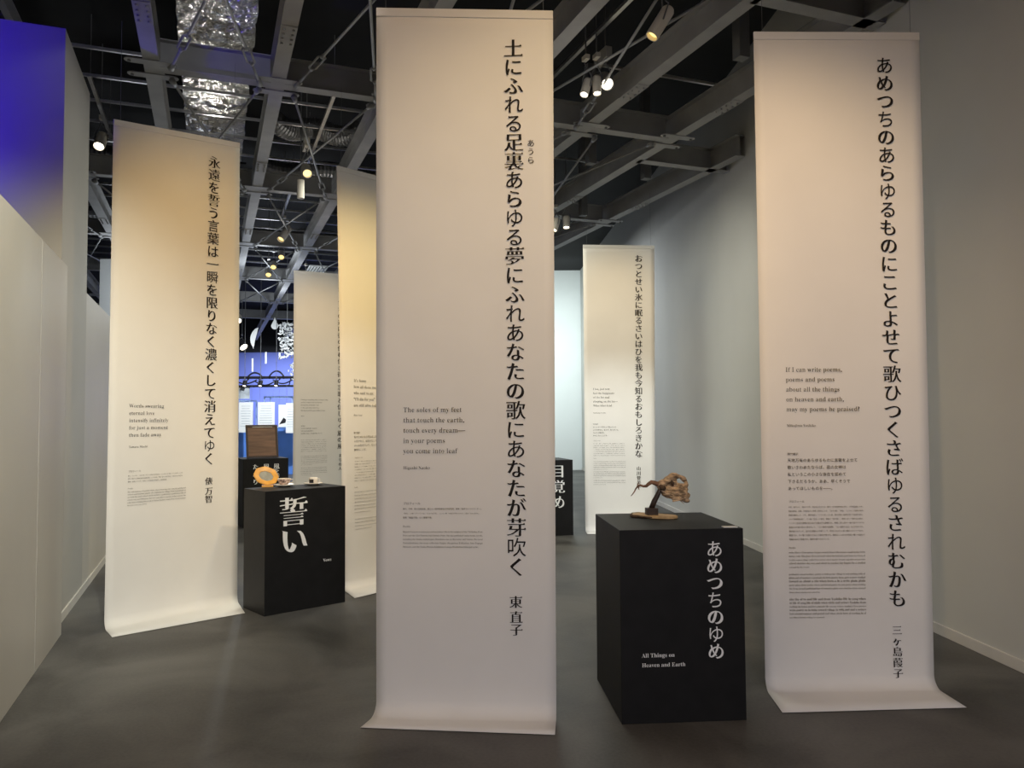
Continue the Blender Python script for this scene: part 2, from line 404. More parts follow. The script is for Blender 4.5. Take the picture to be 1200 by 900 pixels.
# right wall
w = MB(); yA, yB = -3.0, 22.3
pA, pB = Vector((wall_x(yA), yA, 0)), Vector((wall_x(yB), yB, 0)); dW = (pB-pA).normalized(); nW = Vector((dW.y, -dW.x, 0))
def slab(pa, pb, th, z0, z1, m, name, kind='structure', parent=None, bevel=0):
    a = Vector((pa[0], pa[1], 0)); b = Vector((pb[0], pb[1], 0)); d = (b-a).normalized(); n = Vector((d.y, -d.x, 0))*th
    mb = MB().add([a+Z3*z0, b+Z3*z0, b+n+Z3*z0, a+n+Z3*z0, a+Z3*z1, b+Z3*z1, b+n+Z3*z1, a+n+Z3*z1],
                  [(0,3,2,1), (4,5,6,7), (0,1,5,4), (1,2,6,5), (2,3,7,6), (3,0,4,7)])
    return mb.build(name, m, parent, bevel=bevel, kind=kind)
slab(pA, pB, 0.2, 0, WTOP, M['wallr'], 'wall_right')
slab(pA - nW*0.014, pB - nW*0.014, 0.0139, 0, 0.072, M['base'], 'baseboard_right', bevel=0.003)
# bright far wall on the right, blue far wall on the left, dark band above it
slab((-2.0, 22.35), (2.2, 22.35), -0.2, 0, WTOP, M['wallwhite'], 'wall_far')
slab((-16.0, 30.0), (-2.0, 30.0), -0.2, 0, 4.05, M['bluewall'], 'wall_back')
slab((-16.0, 29.9), (-2.0, 29.9), -0.3, 4.05, WTOP, M['dark'], 'trim_1')
slab((-2.0, 22.35), (-2.0, 30.0), 0.2, 0, WTOP, M['wallr'], 'wall_corner')
# left: near partition, tall pier, farther partition
Pn = Vector((-3.17, 5.57, 0))
slab(Pn - U*6.5, Pn, -0.10, 0, 2.60, M['partition'], 'wall_left', bevel=0.002)
j = MB()
for k in (0.9, 2.1, 3.3): j.box(Pn - U*k + Z3*1.3 + V*0.0008, (0.0009, 0.002, 1.297), RUV)
j.build('trim_2', M['column'], kind='structure')
Pc = Vector((-3.29, 5.70, 0)); Pc2 = Pc + U*1.25
MB().box((Pc + Pc2)/2 - V*2.2 + Z3*2.2, (2.2, 0.625, 2.2), RUV).build('wall_pier', M['column'], kind='structure')
slab(Pc2 + U*0.004, Pc2 + U*7.0, -0.10, 0, 2.62, M['partition'], 'wall_left_far', bevel=0.002)
slab(Pc + V*0.012, Pc2 + U*7.0 + V*0.012, -0.0118, 0, 0.07, M['base'], 'baseboard_left', bevel=0.002)
slab((-16.2, -4), (-16.2, 30), -0.2, 0, WTOP, M['column'], 'wall_side')
slab((-16, -5), (3.4, -5), 0.2, 0, WTOP, M['column'], 'wall_behind')

# long H beams with their gussets, cross beams between them, brace rods
def h_beam(p, q, name):
    d = (q-p).normalized(); R = Matrix((Vector((d.y, -d.x, 0)), d, Z3)).transposed(); c = (p+q)/2; L = (q-p).length/2
    mb = MB()
    mb.box(c + Z3*(ZB+0.0045), (BW/2, L, 0.0045), R); mb.box(c + Z3*(ZB+BH-0.0045), (BW/2, L, 0.0045), R)
    mb.box(c + Z3*(ZB+BH/2), (0.0035, L, BH/2-0.008), R)
    return mb.build(name, M['steel'], kind='structure')
def t_range(i):
    lo, hi = -9.5, 25.0
    ts = [lo + k*0.05 for k in range(int((hi-lo)/0.05))]
    ok = [t for t in ts if grid(i, t).x < wall_x(grid(i, t).y) - 0.06 and grid(i, t).y > -1.5]
    return (min(ok), max(ok)) if ok else None
def plate_outline(hl, hw, n=6):
    o = []
    for sx, a0 in ((1, -PI/2), (-1, PI/2)):
        for k in range(n+1):
            a = a0 + PI*k/n; o.append((sx*(hl-hw) + hw*math.cos(a), hw*math.sin(a)))
    return o
def in_pier(p):                                    # under or behind the tall pier on the left
    q = p - Pc; a = q.dot(U); b = q.dot(V); return b < 0.03 and -0.02 < a < 1.27
JS = list(range(-2, 7)); IS = list(range(-5, 6))
rng = {}
for i in IS:
    r = t_range(i)
    if not r: continue
    rng[i] = r
    bm_ = h_beam(grid(i, r[0]), grid(i, r[1]), 'ceiling_beam')
    for jx in JS:
        t = jx*SU
        if not (r[0]+0.3 < t < r[1]-0.3) or grid(i, t).y > 24: continue
        for dt in (-0.14, 0.14):
            T = Matrix.Translation(grid(i, t+dt, ZB-0.009)) @ RUV.to_4x4()
            g = MB().prism(plate_outline(0.205, 0.048), 0, 0.008, T).build('gusset_plate', M['steel'], bm_)
            b = MB()
            for sx in (-1, 1): b.lathe([(0, -0.013), (0.014, -0.013), (0.014, 0.022), (0, 0.022)], 8, grid(i, t+dt, ZB-0.009) + V*(sx*0.165))
            b.build('gusset_bolt', M['steel_d'], g)
        s = MB(); ts = t - 1.0
        if ts > r[0]+0.2:
            s.box(grid(i, ts, ZB-0.003), (BW/2, 0.17, 0.003), RUV)
            for a in (-1, 1):
                for k in range(4): s.lathe([(0, -0.016), (0.011, -0.016), (0.011, 0)], 6, grid(i, ts, ZB-0.005) + V*(a*0.035) + U*(-0.12+0.08*k))
            s.build('splice_plate', M['steel'], bm_)
for jx in JS:
    t = jx*SU
    for i in IS[:-1]:
        a, b = grid(i, t), grid(i+1, t)
        if a.y > 24 or a.y < -1.5: continue
        sh = 0.0
        if a.x > wall_x(a.y): continue
        if b.x > wall_x(b.y) - 0.1:                # last bay: set back and cut at the wall
            sh = 0.72; a = a + U*sh
            if a.x > wall_x(a.y) - 0.15: continue
            k = (wall_x(a.y) - a.x - 0.02) / (V.x + 0.0557*V.y); b = a + V*k
        else:
            b = b - V*(BW/2)
        a = a + V*(BW/2 if sh == 0 else 0.01)
        if (b-a).length < 0.15 or in_pier((a+b)/2 + U*0.06): continue
        h_beam(a, b, 'ceiling_beam')

def brace(p, q, dz):
    p = p + Z3*dz; q = q + Z3*dz; d = (q-p).normalized(); side = d.cross(Z3)
    L = (q-p).length; tb = 0.50                    # turnbuckle centre, from the far end q
    r = MB().tube([p, q - d*(tb+0.11)], 0.012, 8); r.tube([q - d*(tb-0.11), q], 0.012, 8)
    o = r.build('brace_rod', M['rod'], smooth=True)
    tag(o, 'thin grey steel brace rod with a turnbuckle, crossing another between ceiling beams', 'brace rod', 'diagonal brace rods under the ceiling')
    c = q - d*tb; ring = [c + d*x + side*y for x, y in ((-0.15, 0), (-0.115, 0.03), (0.115, 0.03), (0.15, 0), (0.115, -0.03), (-0.115, -0.03), (-0.15, 0))]
    t = MB().tube(ring, 0.0095, 6)
    for sx in (-1, 1): t.tube([c + d*(sx*0.155), c + d*(sx*0.115)], 0.018, 8)
    t.build('turnbuckle', M['rod'], o, smooth=True)
    for e, sg in ((p, 1), (q, -1)):
        MB().tube([e - d*(sg*0.05), e + d*(sg*0.055)], [0.030, 0.018], 8).build('clevis', M['rod'], o, smooth=True)
def seen(p, m=0.12):
    y = p.y
    if y < 1.5 or y > 21: return False
    x = p.x / y * 920/600; z = (p.z - 1.5) / y * 920/450
    return abs(x) < 1 + m and z < 1.1 + 2*m
for jx in JS[:-1]:
    for i in IS[:-1]:
        if i not in rng or i+1 not in rng: continue
        t0, t1 = jx*SU, (jx+1)*SU
        if not (rng[i][0] < t0 and rng[i+1][0] < t0 and t1 < rng[i][1] and t1 < rng[i+1][1]): continue
        c = grid(i+0.5, (t0+t1)/2, ZB)
        if c.y > 19.5 or not (seen(c) or seen(grid(i+0.5, t1, ZB))): continue
        if in_pier(c) or c.x < -8: continue
        pts = [grid(i, t0+0.14, ZB-0.03) + V*0.165, grid(i+1, t1-0.14, ZB-0.03) - V*0.165,
               grid(i+1, t0+0.14, ZB-0.03) - V*0.165, grid(i, t1-0.14, ZB-0.03) + V*0.165]
        if any(in_pier(p) for p in pts): continue
        brace(pts[0], pts[1], -0.012); brace(pts[2], pts[3], 0.018)

# ------------------------------------------------------------------ ducts and conduits above the beams
def foil_duct():
    mb = MB(); hw, zb, zt = 0.33, 5.02, 5.42; n = 300; tA, tB = -7.4, 13.5
    prof = [(-hw, zt)] + [(-hw, zt-(zt-zb)*k/6) for k in range(1, 6)] + [(-hw + 2*hw*k/28, zb) for k in range(29)] + [(hw, zb+(zt-zb)*k/6) for k in range(1, 6)] + [(hw, zt)]
    v = []; m = len(prof)
    for a in range(n+1):
        t = tA + (tB-tA)*a/n
        for k, (x, z) in enumerate(prof):
            p = grid(-0.5, t, z) + V*x
            q = Vector((p.x*5, p.y*7, p.z*5)); s = abs(noise.noise(q))*0.055 + abs(noise.noise(q*2.6))*0.030 - 0.02
            sag = -0.03*abs(math.sin(t*PI/0.55)) * (1 - (x/hw)**2)
            v.append(p + Z3*(s + sag) + V*(noise.noise(q + Vector((9, 3, 1)))*0.02) + U*(noise.noise(q*1.7)*0.03))
    f = [(a*m+k, a*m+k+1, (a+1)*m+k+1, (a+1)*m+k) for a in range(n) for k in range(m-1)]
    mb.add(v, f)
    return mb.build('foil_duct', M['foil'])
fd = tag(foil_duct(), 'wide crinkled silver foil duct running above the beams over the left banner', 'duct')
st = MB()
for t in (-4.4, -1.5, 1.1, 3.9): st.box(grid(-0.5, t, 4.975), (0.40, 0.03, 0.012), RUV)
st.build('support_strap', M['dark'], fd)

def flex_duct(i0, i1, t, z, r, label, curve=0.0):
    mb = MB(); n = 70; pts = []; rad = []
    for k in range(n+1):
        s = k/n; pts.append(grid(i0 + (i1-i0)*s, t + curve*math.sin(PI*s), z - 0.05*math.sin(PI*3*s))); rad.append(r*(1 + 0.07*(k % 2)))
    return tag(mb.tube(pts, rad, 14).build('flexible_duct', M['flexi']), label, 'duct')
flex_duct(0.1, 1.1, 2.15, 5.0, 0.12, 'grey ribbed flexible duct above the nearest crossed rods left of the front banner', 0.3)
flex_duct(0.05, 2.0, 4.3, 5.12, 0.12, 'foil flexible duct crossing behind the second cross beam left of the front banner', 0.1)
flex_duct(-3.2, -1.0, 4.2, 5.0, 0.16, 'shiny foil duct in the gap between tall pier and left banner', 0.2)
flex_duct(-3.2, -0.95, 7.4, 5.0, 0.17, 'lower shiny foil duct deep in the gap beside the tall pier', 0.4)
flex_duct(0.0, 2.5, 7.6, 4.9, 0.13, 'far grey flexible duct over the opening towards the blue hall', 0.2)
for k in range(17):
    t = 0.75 + 0.66*k
    tag(MB().box(grid(-0.3, t, 4.93), (3.3, 0.014, 0.014), RUV).build('ceiling_rail', M['galv']),
        'thin galvanised rail laid across the dark ceiling above the beams', 'ceiling rail', 'galvanised rails across the dark ceiling')
for k, t in enumerate((-0.55, 2.1, 4.6)):
    tag(MB().box(grid(3.6, t, 4.93), (0.75, 0.014, 0.014), RUV).build('ceiling_rail', M['galv']),
        ('thin rail crossing the dark ceiling just beside the twin white spotlights', 'thin rail above the crossed rods right of the front banner',
         'thin rail high over the back banner by the right wall')[k], 'ceiling rail', 'galvanised rails across the dark ceiling')
# vertical dark hanger posts above the right-hand beams
for k, (i, t) in enumerate(((3.55, 1.0), (3.5, -1.9), (4.45, 1.3), (4.5, 3.2))):
    p = grid(i, t)
    if p.x < wall_x(p.y) - 0.1:
        MB().box(p + Z3*5.1, (0.05, 0.05, 0.6), RUV).build('ceiling_hanger', M['steel_d'], kind='structure')

# ------------------------------------------------------------------ lamps
def rot_to(d):                                     # rotation whose local -Z looks along d
    return Vector(d).normalized().to_track_quat('-Z', 'Y').to_matrix()
def track(i, t0, t1, z, label):
    o = thing('light_track', grid(i, t0, z), label, 'light track')
    MB().box(grid(i, (t0+t1)/2, z), (0.018, (t1-t0)/2, 0.016), RUV).build('rail', M['galv'], o)
    h = MB()
    for t in (t0+0.1, t1-0.1): h.tube([grid(i, t, z), grid(i, t, 5.5)], 0.004, 6)
    h.build('hanger_wire', M['steel_d'], o)
    return o
def lamp(p, aim, label, L=0.20, r=0.042, lens='lampw', body='fix', box=True, zt=None):
    p = Vector(p); R = rot_to(aim); o = thing('spotlight', p, label, 'spotlight')
    zt = zt or p.z + 0.26
    h = MB().lathe([(0.0, L*0.5), (r*0.8, L*0.5), (r, L*0.42), (r, -L*0.5), (r*0.86, -L*0.5), (r*0.84, -L*0.36), (0, -L*0.36)], 20, p, R)
    h.build('head', M[body], o, smooth=False)
    MB().lathe([(0, -L*0.375), (r*0.83, -L*0.375), (r*0.83, -L*0.365), (0, -L*0.365)], 18, p, R).build('lens', M[lens], o)
    top = Vector((p.x, p.y, zt)); y = MB()
    for sx in (-1, 1): y.tube([p + R @ Vector((sx*(r+0.006), 0, 0)), p + R @ Vector((sx*(r+0.006), 0, L*0.3)) + Z3*0.05, top - Z3*0.05 + V*(sx*0.012)], 0.006, 6)
    y.build('yoke', M['steel_d'], o)
    MB().tube([top, (p.x, p.y, WTOP)], 0.007, 6).build('stem', M['steel_d'], o)
    if box: MB().box(top + U*0.05, (0.032, 0.12, 0.05), RUV).build('driver_box', M[body], o, bevel=0.004)
    else: MB().box(top, (0.02, 0.04, 0.02), RUV).build('adapter', M[body], o)
    return o
track(0.62, 0.8, 3.2, 4.88, 'light track sloping past the crossed rods between left and front banners')
track(0.52, 4.0, 6.4, 4.85, 'farther light track over the opening between left and front banners')
track(-1.62, 1.2, 3.0, 4.85, 'short light track in the gap between tall pier and left banner')
track(2.55, -3.4, 0.8, 4.90, 'light track carrying white spotlights right of the front banner top')
lamp((-2.40, 9.12, 4.42), (0.35, -0.9, -0.8), 'warm yellow glowing spotlight over the opening, nearest of those left of front banner', 0.20, 0.055, 'lampw', 'fixw', True, 4.74)
lp0 = thing('spotlight', (-2.5, 9.24, 4.12), 'pale cylinder lamp hanging straight below the warm yellow spotlight', 'spotlight')
MB().tube([(-2.5, 9.24, 4.34), (-2.5, 9.24, 4.12)], 0.042, 16).build('head', M['fixw'], lp0)
MB().tube([(-2.5, 9.24, 4.34), (-2.5, 9.24, WTOP)], 0.008, 6).build('stem', M['steel_d'], lp0)
lamp((-3.55, 12.2, 4.40), (-0.3, -0.7, -0.9), 'long grey cylinder spotlight with lit end behind the second crossed rods', 0.30, 0.06, 'lampw', 'fix', False)
lamp((-4.10, 13.9, 4.42), (0.2, -0.8, -0.7), 'topmost of three small lit spotlights in a row under distant beams', 0.17, 0.055, 'lampw', 'fix', False)
lamp((-4.30, 14.1, 4.28), (0.2, -0.8, -0.7), 'middle of three small lit spotlights in a row under distant beams', 0.17, 0.055, 'lampw', 'fix', False)
lamp((-4.42, 14.2, 4.16), (0.2, -0.8, -0.7), 'lowest of three small lit spotlights in a row under distant beams', 0.17, 0.055, 'lampw', 'fix', False)
lamp((-3.95, 15.0, 4.2), (0.0, -0.5, -0.9), 'tiny white spotlight right of the three small lit ones', 0.16, 0.04, 'lampc', 'fixw', False)
lamp((0.665, 6.75, 4.38), (-0.25, -0.3, -0.9), 'white cylinder spotlight, left one of the cluster right of front banner', 0.17, 0.038, 'lampc', 'fixw', False)
lamp((0.765, 6.8, 4.42), (0.0, -0.2, -1.0), 'white cylinder spotlight, middle one of the cluster right of front banner', 0.17, 0.038, 'lampc', 'fixw', False)
lamp((0.855, 6.9, 4.50), (0.1, -0.75, -0.7), 'bright white glowing spotlight with big driver box, right one of the cluster', 0.17, 0.06, 'lampc', 'fix', True, 4.74)
lamp((1.02, 5.2, 4.16), (-0.55, -0.1, -0.9), 'tan cylinder spotlight at the top edge above the cluster of white ones', 0.24, 0.045, 'lampw', 'fixw', False)
lamp((0.63, 11.0, 4.22), (-0.3, -0.2, -1.0), 'small pale spotlight peeping out beside front banner, above back banner, left one', 0.18, 0.05, 'lampc', 'fixw', False)
lamp((0.79, 11.1, 4.28), (0.0, -0.2, -1.0), 'small pale spotlight peeping out beside front banner, above back banner, right one', 0.17, 0.05, 'lampc', 'fixw', False)
lamp((-4.55, 8.6, 4.60), (0.1, -0.6, -0.8), 'pale spotlight between tall pier and left banner top', 0.22, 0.06, 'lampc', 'fixw', False)
lamp((-7.1, 20.6, 3.45), (0.6, -0.4, -0.6), 'small square lamp glowing below the white paper crescent', 0.22, 0.12, 'lampc', 'truss', False)
lamp((-7.35, 21.0, 4.2), (0.2, -0.6, -0.6), 'distant white lamp at the upper left of the paper crescent', 0.20, 0.10, 'lampc', 'fixw', False)
# slotted air vent
vt = thing('air_vent', (-4.0, 16.0, 4.55), 'pale slotted air vent above the distant banner top', 'vent')
fr = MB()
for s in (-1, 1): fr.box(Vector((-4.0, 16.0, 4.55)) + V*(s*0.17), (0.012, 0.42, 0.012), RUV); fr.box(Vector((-4.0, 16.0, 4.55)) + U*(s*0.42), (0.18, 0.012, 0.012), RUV)
fr.build('frame', M['paper'], vt)
for k in range(-2, 3): MB().box(Vector((-4.0, 16.0, 4.55)) + V*(k*0.058), (0.015, 0.41, 0.008), RUV).build('slat', M['paper'], vt)

# ------------------------------------------------------------------ banners
def banner(A, B, zA, zB, El, Er, label, parts, dA=(0, 0), wav=0.004):
    A = Vector((*A, 0)); B = Vector((*B, 0)); El = Vector((*El, 0)); Er = Vector((*Er, 0))
    a = (B-A).normalized(); nf = a.cross(Z3)        # nf points to the viewer's side
    root = thing('banner', (A+B)/2, label, 'banner', 'poem banners hanging down to the floor')
    nx, rows = 16, []
    lx, rx = dA
    for k in range(36): rows.append(('v', k/36))
    for k in range(13): rows.append(('c', k/12))
    rows.append(('f', 0.5)); rows.append(('f', 1.0))
    v = []
    for kind, q in rows:
        for x in range(nx+1):
            s = x/nx; P = A.lerp(B, s); E = El.lerp(Er, s); d = E - P; L = d.length; d = d/L; r = min(0.075, L*0.5)
            zt = zA + (zB-zA)*s
            if kind == 'v':
                z = zt + (r-zt)*q; p = P + Z3*z + a*((lx*(1-s) + rx*s)*(1-q)) + nf*(wav*math.sin(s*7+q*2)*math.sin(PI*q))
            elif kind == 'c':
                an = q*PI/2; p = P + d*(r - r*math.cos(an)) + Z3*(r - r*math.sin(an) + 0.004*q)
            else:
                p = P + d*(r + (L-r)*q) + Z3*0.004
            v.append(p)
    m = nx+1; f = [(i*m+x, (i+1)*m+x, (i+1)*m+x+1, i*m+x+1) for i in range(len(rows)-1) for x in range(nx)]
    o = MB().add(v, f).build('sheet', M['fabric'], root, smooth=True)
    so = o.modifiers.new('thick', 'SOLIDIFY'); so.thickness = 0.0014; so.offset = 0
    hem = MB(); T = [A + a*lx + Z3*zA, B + a*rx + Z3*zB]; dn = Vector((0, 0, -0.042))
    q8 = []
    for n_ in (0.0065, -0.0065): q8 += [T[0]+nf*n_+Z3*0.003, T[1]+nf*n_+Z3*0.003, T[1]+nf*n_+dn, T[0]+nf*n_+dn]
    hem.add(q8, [(0,1,2,3), (7,6,5,4), (0,4,5,1), (1,5,6,2), (2,6,7,3), (3,7,4,0)])
    hem.build('top_hem', M['fabric'], root, bevel=0.003)
    cl = MB()
    for p, sg in ((T[0], 1), (T[1], -1)):
        q = p + a*(0.05*sg)
        cl.tube([q + Z3*0.0, Vector((q.x, q.y, ZB - 0.012))], 0.0012, 5)
    cl.build('hanging_wire', M['steel_d'], root)
    for nm, tx in parts:
        tx.build(nm, M['ink'] if nm != 'profile_lettering' else M['soft_ink'], root, A[:2], B[:2], 0.0062)
    return root

def poem(x, chars, z0, z1, em=0.102): return Text().vert(chars, x, z0, z1, em)
JPF = ['歌人、作家。第七回歌壇賞、第三十一回坪田譲治文学賞受賞。歌集『春原さんのリコーダー』',
       '『青卵』、小説『とりつくしま』『さようなら窓』、エッセイ集『水銀灯が消えるまで』、絵本『あめ ぽぽぽ』、',
       '歌集『東直子集』など著書多数。']
EN1 = ['Higashi Naoko is a tanka poet and an author. She is the recipient of the 7th Kadan Prize', 'Prize and the 31st Tsubota Joji Literary Prize. She has published tanka books, novels,',
       'including the Tanka Anthologies, Haruhara-san no Recorder and Seiran, the novel', 'Torizukushima, the essay collection Suigin, the picture Collection Ame Popopo',
       'Memoirs, and the Tanka Picture Exhibition Lounge Production Enlarged series.']
# --- front banner
p1 = poem(0.716, '土にふれる足裏あらゆる夢にふれあなたの歌にあなたが芽吹く', 3.413, 0.747)
r1 = Text().vert('あうら', 0.803, 2.912, 2.823, 0.04, 0.8)
a1 = Text().vert('東', 0.7105, 0.572, em=0.066, pitch=0).vert('直子', 0.7118, 0.496, 0.434, 0.066)
e1 = Text()
for k, t in enumerate(['The soles of my feet', 'that touch the earth,', 'touch every dream\u2014', 'in your poems', 'you come into leaf']):
    e1.line(t, 0.139, 1.5300 - 0.0525*k, em=0.0355)
e1.line('Higashi Naoko', 0.1388, 1.239, em=0.0215)
f1 = Text().line('プロフィール', 0.1386, 1.060, em=0.0148, cj=True).para(JPF, 0.137, 1.034, 0.0222, 0.0105, cj=True, width=0.407)
f1.line('Profile', 0.137, 0.944, em=0.0135).para(EN1, 0.137, 0.9185, 0.0191, 0.0112, width=0.407)
banner((-.697, 4.038), (.211, 3.989), 3.651, 3.603, (-.745, 3.87), (.192, 3.768),
       'large poem banner in front, facing the viewer left of the driftwood plinth, greyish below', [('poem_lettering', p1), ('author_lettering', a1), ('reading_lettering', r1), ('translation_lettering', e1), ('profile_lettering', f1)], (-0.003, 0.014))
# --- right banner
p2 = Text(); ch = 'あめつちのあらゆるものにことよせて歌ひつくさばゆるされむかも'
for k, c in enumerate(ch): p2.vert(c, 0.746 - 0.007*k/29, 3.483 - 2.993*k/29, em=0.104, pitch=0)
a2 = Text().vert('三ヶ島葭子', 0.731, 0.316, 0.082, 0.056)
e2 = Text()
for k, t in enumerate(['If I can write poems,', 'poems and poems', 'about all the things', 'on heaven and earth,', 'may my poems be praised?']):
    e2.line(t, 0.1452, 1.7440 - 0.0552*k, em=0.0358)
e2.line('Mikajima Yoshiko', 0.1458, 1.4376, em=0.0205)
e2.line('現代語訳', 0.1460, 1.281, em=0.0152, cj=True)
for k, t in enumerate(['天地万有のあらゆるものに言葉をよせて', '歌いきわめたならば、歌の女神は', '私というこの小さな存在を認めて', '下さるだろうか。ああ、早くそうで', 'あってほしいものを――。']):
    e2.line(t, 0.1450, 1.2435 - 0.0388*k, em=0.0218, cj=True)
J2 = ['本名、倉片よし。明治十九年、埼玉県に生まれる。歌人。女子師範学校に学ぶ。小学校教員となり、',
      '同校退職後、結婚。与謝野晶子に師事し新詩社に入る。『女子文壇』『青鞜』『スバル』に短歌を発表し',
      '詩風を確立した。のち、原阿佐緒と『アララギ』に入会、島木赤彦の指導を受けて詠風を変え、',
      'という新境地を拓く。その後『日光』に参加。歌集に『吾木香』。病床にあって歌を詠み続け、',
      'こころと生活を清明に詠みあげた歌は今も愛誦され、昭和二年に四十一歳で没するまでの',
      '生涯に六千首を超える歌を残した。『三ヶ島葭子全歌集』『三ヶ島葭子日記』などが刊行され、',
      '再評価されている。近代女流歌人の先駆として、所沢にゆかりの深い歌人のひとりであり、',
      '郷里では、その歌と生涯とを伝える資料が残され、毎年多くの人々が記念の集いを訪れて',
      '短歌大会など開催され、歌碑が建てられている。']
f2 = Text().line('プロフィール', 0.148, 1.0190, em=0.0146, cj=True).para(J2, 0.1462, 0.9905, 0.0222, 0.0105, cj=True, width=0.421)
W = ('Mikajima Yoshiko was born in Iruma and graduated from the teachers school in Saitama and began to write verse while working as a '
     'teacher at a small village school when she published poems in journals of the day and took part in the circle around new poetry and women writers '
     'of the period and studied with masters whose sketches from life guided her toward a plain and inward manner of song about illness love and the seasons').split()
def filler(n, w=13, seed=0):
    rr = random.Random(seed); return [' '.join(rr.choice(W) for _ in range(w)) for _ in range(n-1)] + [' '.join(rr.choice(W) for _ in range(6))]
f2.line('Profile', 0.143, 0.766, em=0.0135)
f2.para(filler(5, seed=1), 0.1425, 0.7405, 0.0199, 0.0110, width=0.423).para(filler(6, seed=2), 0.1400, 0.6215, 0.0196, 0.0110, width=0.423).para(filler(6, seed=3), 0.1400, 0.4840, 0.0195, 0.0110, width=0.423)
banner((1.379, 4.373), (2.311, 4.383), 3.677, 3.671, (1.353, 4.026), (2.313, 4.079),
       'large poem banner beside the right wall, right of the driftwood plinth', [('poem_lettering', p2), ('author_lettering', a2), ('translation_lettering', e2), ('profile_lettering', f2)], (0.006, 0.020))
# --- left banner
p3 = Text(); ch = '永遠を誓う言葉は一瞬を限りなく濃くして消えてゆく'
for k, c in enumerate(ch): p3.vert(c, 0.816 - 0.022*k/23, 3.600 - 2.4156*k/23, em=0.106, pitch=0)
a3 = Text().vert('俵', 0.7935, 1.006, em=0.066, pitch=0).vert('万智', 0.7946, 0.926, 0.862, 0.066)
e3 = Text()
for k, t in enumerate(['Words swearing', 'eternal love', 'intensify infinitely', 'for just a moment', 'then fade away']):
    e3.line(t, 0.1528, 1.5914 - 0.0543*k, em=0.0385)
e3.line('Tawara Machi', 0.1543, 1.292, em=0.0225)
J3 = ['歌人。一九八六年、『八月の朝』で第三十二回角川短歌賞受賞。一九八七年、第一歌集『サラダ記念日』を刊行、', '翌年、第三十二回現代歌人協会賞受賞。二〇〇四年、評論『愛する源氏物語』で紫式部文学賞受賞、', '歌集『未来のサイズ』で第三十六回詩歌文学館賞、迢空賞受賞。']
f3 = Text().line('プロフィール', 0.1535, 1.1130, em=0.0155, cj=True).para(J3, 0.151, 1.0820, 0.022, 0.0105, cj=True, width=0.430)
f3.line('Profile', 0.151, 0.988, em=0.0135).para(filler(6, seed=4), 0.1500, 0.9630, 0.0197, 0.0112, width=0.450)
banner((-2.943, 5.712), (-2.273, 6.531), 3.722, 3.822, (-2.768, 5.481), (-2.074, 6.132),
       'angled poem banner on the left between the tall pier and the plinth with the cups', [('poem_lettering', p3), ('author_lettering', a3), ('translation_lettering', e3), ('profile_lettering', f3)], (0.011, -0.012))
# --- back banner (right)
p6 = Text(); ch = 'おつとせい氷に眠るさいはひを我も今知るおもしろきかな'
for k, c in enumerate(ch): p6.vert(c, 0.745 - 0.033*k/25, 3.606 - 2.597*k/25, em=0.105, pitch=0)
a6 = Text().vert('山川登美子', 0.708, 0.817, 0.569, 0.058)
e6 = Text()
for k, t in enumerate(['I too, just now', 'feel the happiness', 'of the fur seal', 'sleeping on the ice\u2014', 'What bliss it is!']):
    e6.line(t, 0.120, 1.8567 - 0.0550*k, em=0.0360)
e6.line('Yamakawa Tomiko', 0.1177, 1.5453, em=0.0205)
e6.line('現代語訳', 0.1160, 1.397, em=0.0165, cj=True)
for k, t in enumerate(['おっとせいが氷の上で眠っている', 'ような幸せを、私も今、知りました。', 'なんとも愉快な、', 'おもしろいことです。']): e6.line(t, 0.115, 1.357 - 0.0376*k, em=0.0205, cj=True)
f6 = Text().line('プロフィール', 0.119, 1.178, em=0.0148, cj=True).para(J2[:7], 0.118, 1.142, 0.0262, 0.0105, cj=True, width=0.418)
f6.line('Profile', 0.117, 0.946, em=0.0135).para(filler(5, seed=5), 0.116, 0.906, 0.0255, 0.0112, width=0.42).para(filler(4, seed=6), 0.115, 0.770, 0.0255, 0.0112, width=0.42).para(filler(3, seed=7), 0.114, 0.655, 0.0255, 0.0112, width=0.42)
banner((.955, 10.425), (1.87, 10.384), 3.801, 3.774, (.949, 10.12), (1.84, 10.08),
       'far poem banner behind the driftwood plinth, close to the right wall, warmly lit on top', [('poem_lettering', p6), ('author_lettering', a6), ('translation_lettering', e6), ('profile_lettering', f6)], (0.006, 0.04))
# --- middle banner, mostly behind the front one
p4 = poem(0.742, '吾がために死なむと云ひし男らのみなながらへぬおもしろきかな', 3.60, 0.95, 0.10)
a4 = Text().vert('原阿佐緒', 0.735, 0.76, 0.57, 0.064)
e4 = Text()
for k, t in enumerate(['It\u2019s funny', 'how all those men', 'who said to me', '\u201cI\u2019ll die for you\u201d', 'are still alive today']):
    e4.line(t, 0.1108, 1.8272 - 0.0554*k, em=0.0365)
e4.line('Hara Asao', 0.1115, 1.5216, em=0.0215)
e4.line('現代語訳', 0.112, 1.364, em=0.0185, cj=True)
for k, t in enumerate(['私のためになら死ねると言った男たちが', 'いたけれど、結局のところみんな', 'みんな生きていて、なんとも', '愉快なことだ。']): e4.line(t, 0.117, 1.325 - 0.038*k, em=0.0225, cj=True)
f4 = Text().line('プロフィール', 0.122, 1.142, em=0.0155, cj=True).para(J2[:8], 0.1225, 1.112, 0.0248, 0.0108, cj=True, width=0.42)
f4.line('Profile', 0.123, 0.880, em=0.0135).para(filler(7, seed=8), 0.123, 0.839, 0.0300, 0.0112, width=0.42).para(filler(4, seed=9), 0.1287, 0.598, 0.0300, 0.0112, width=0.42)
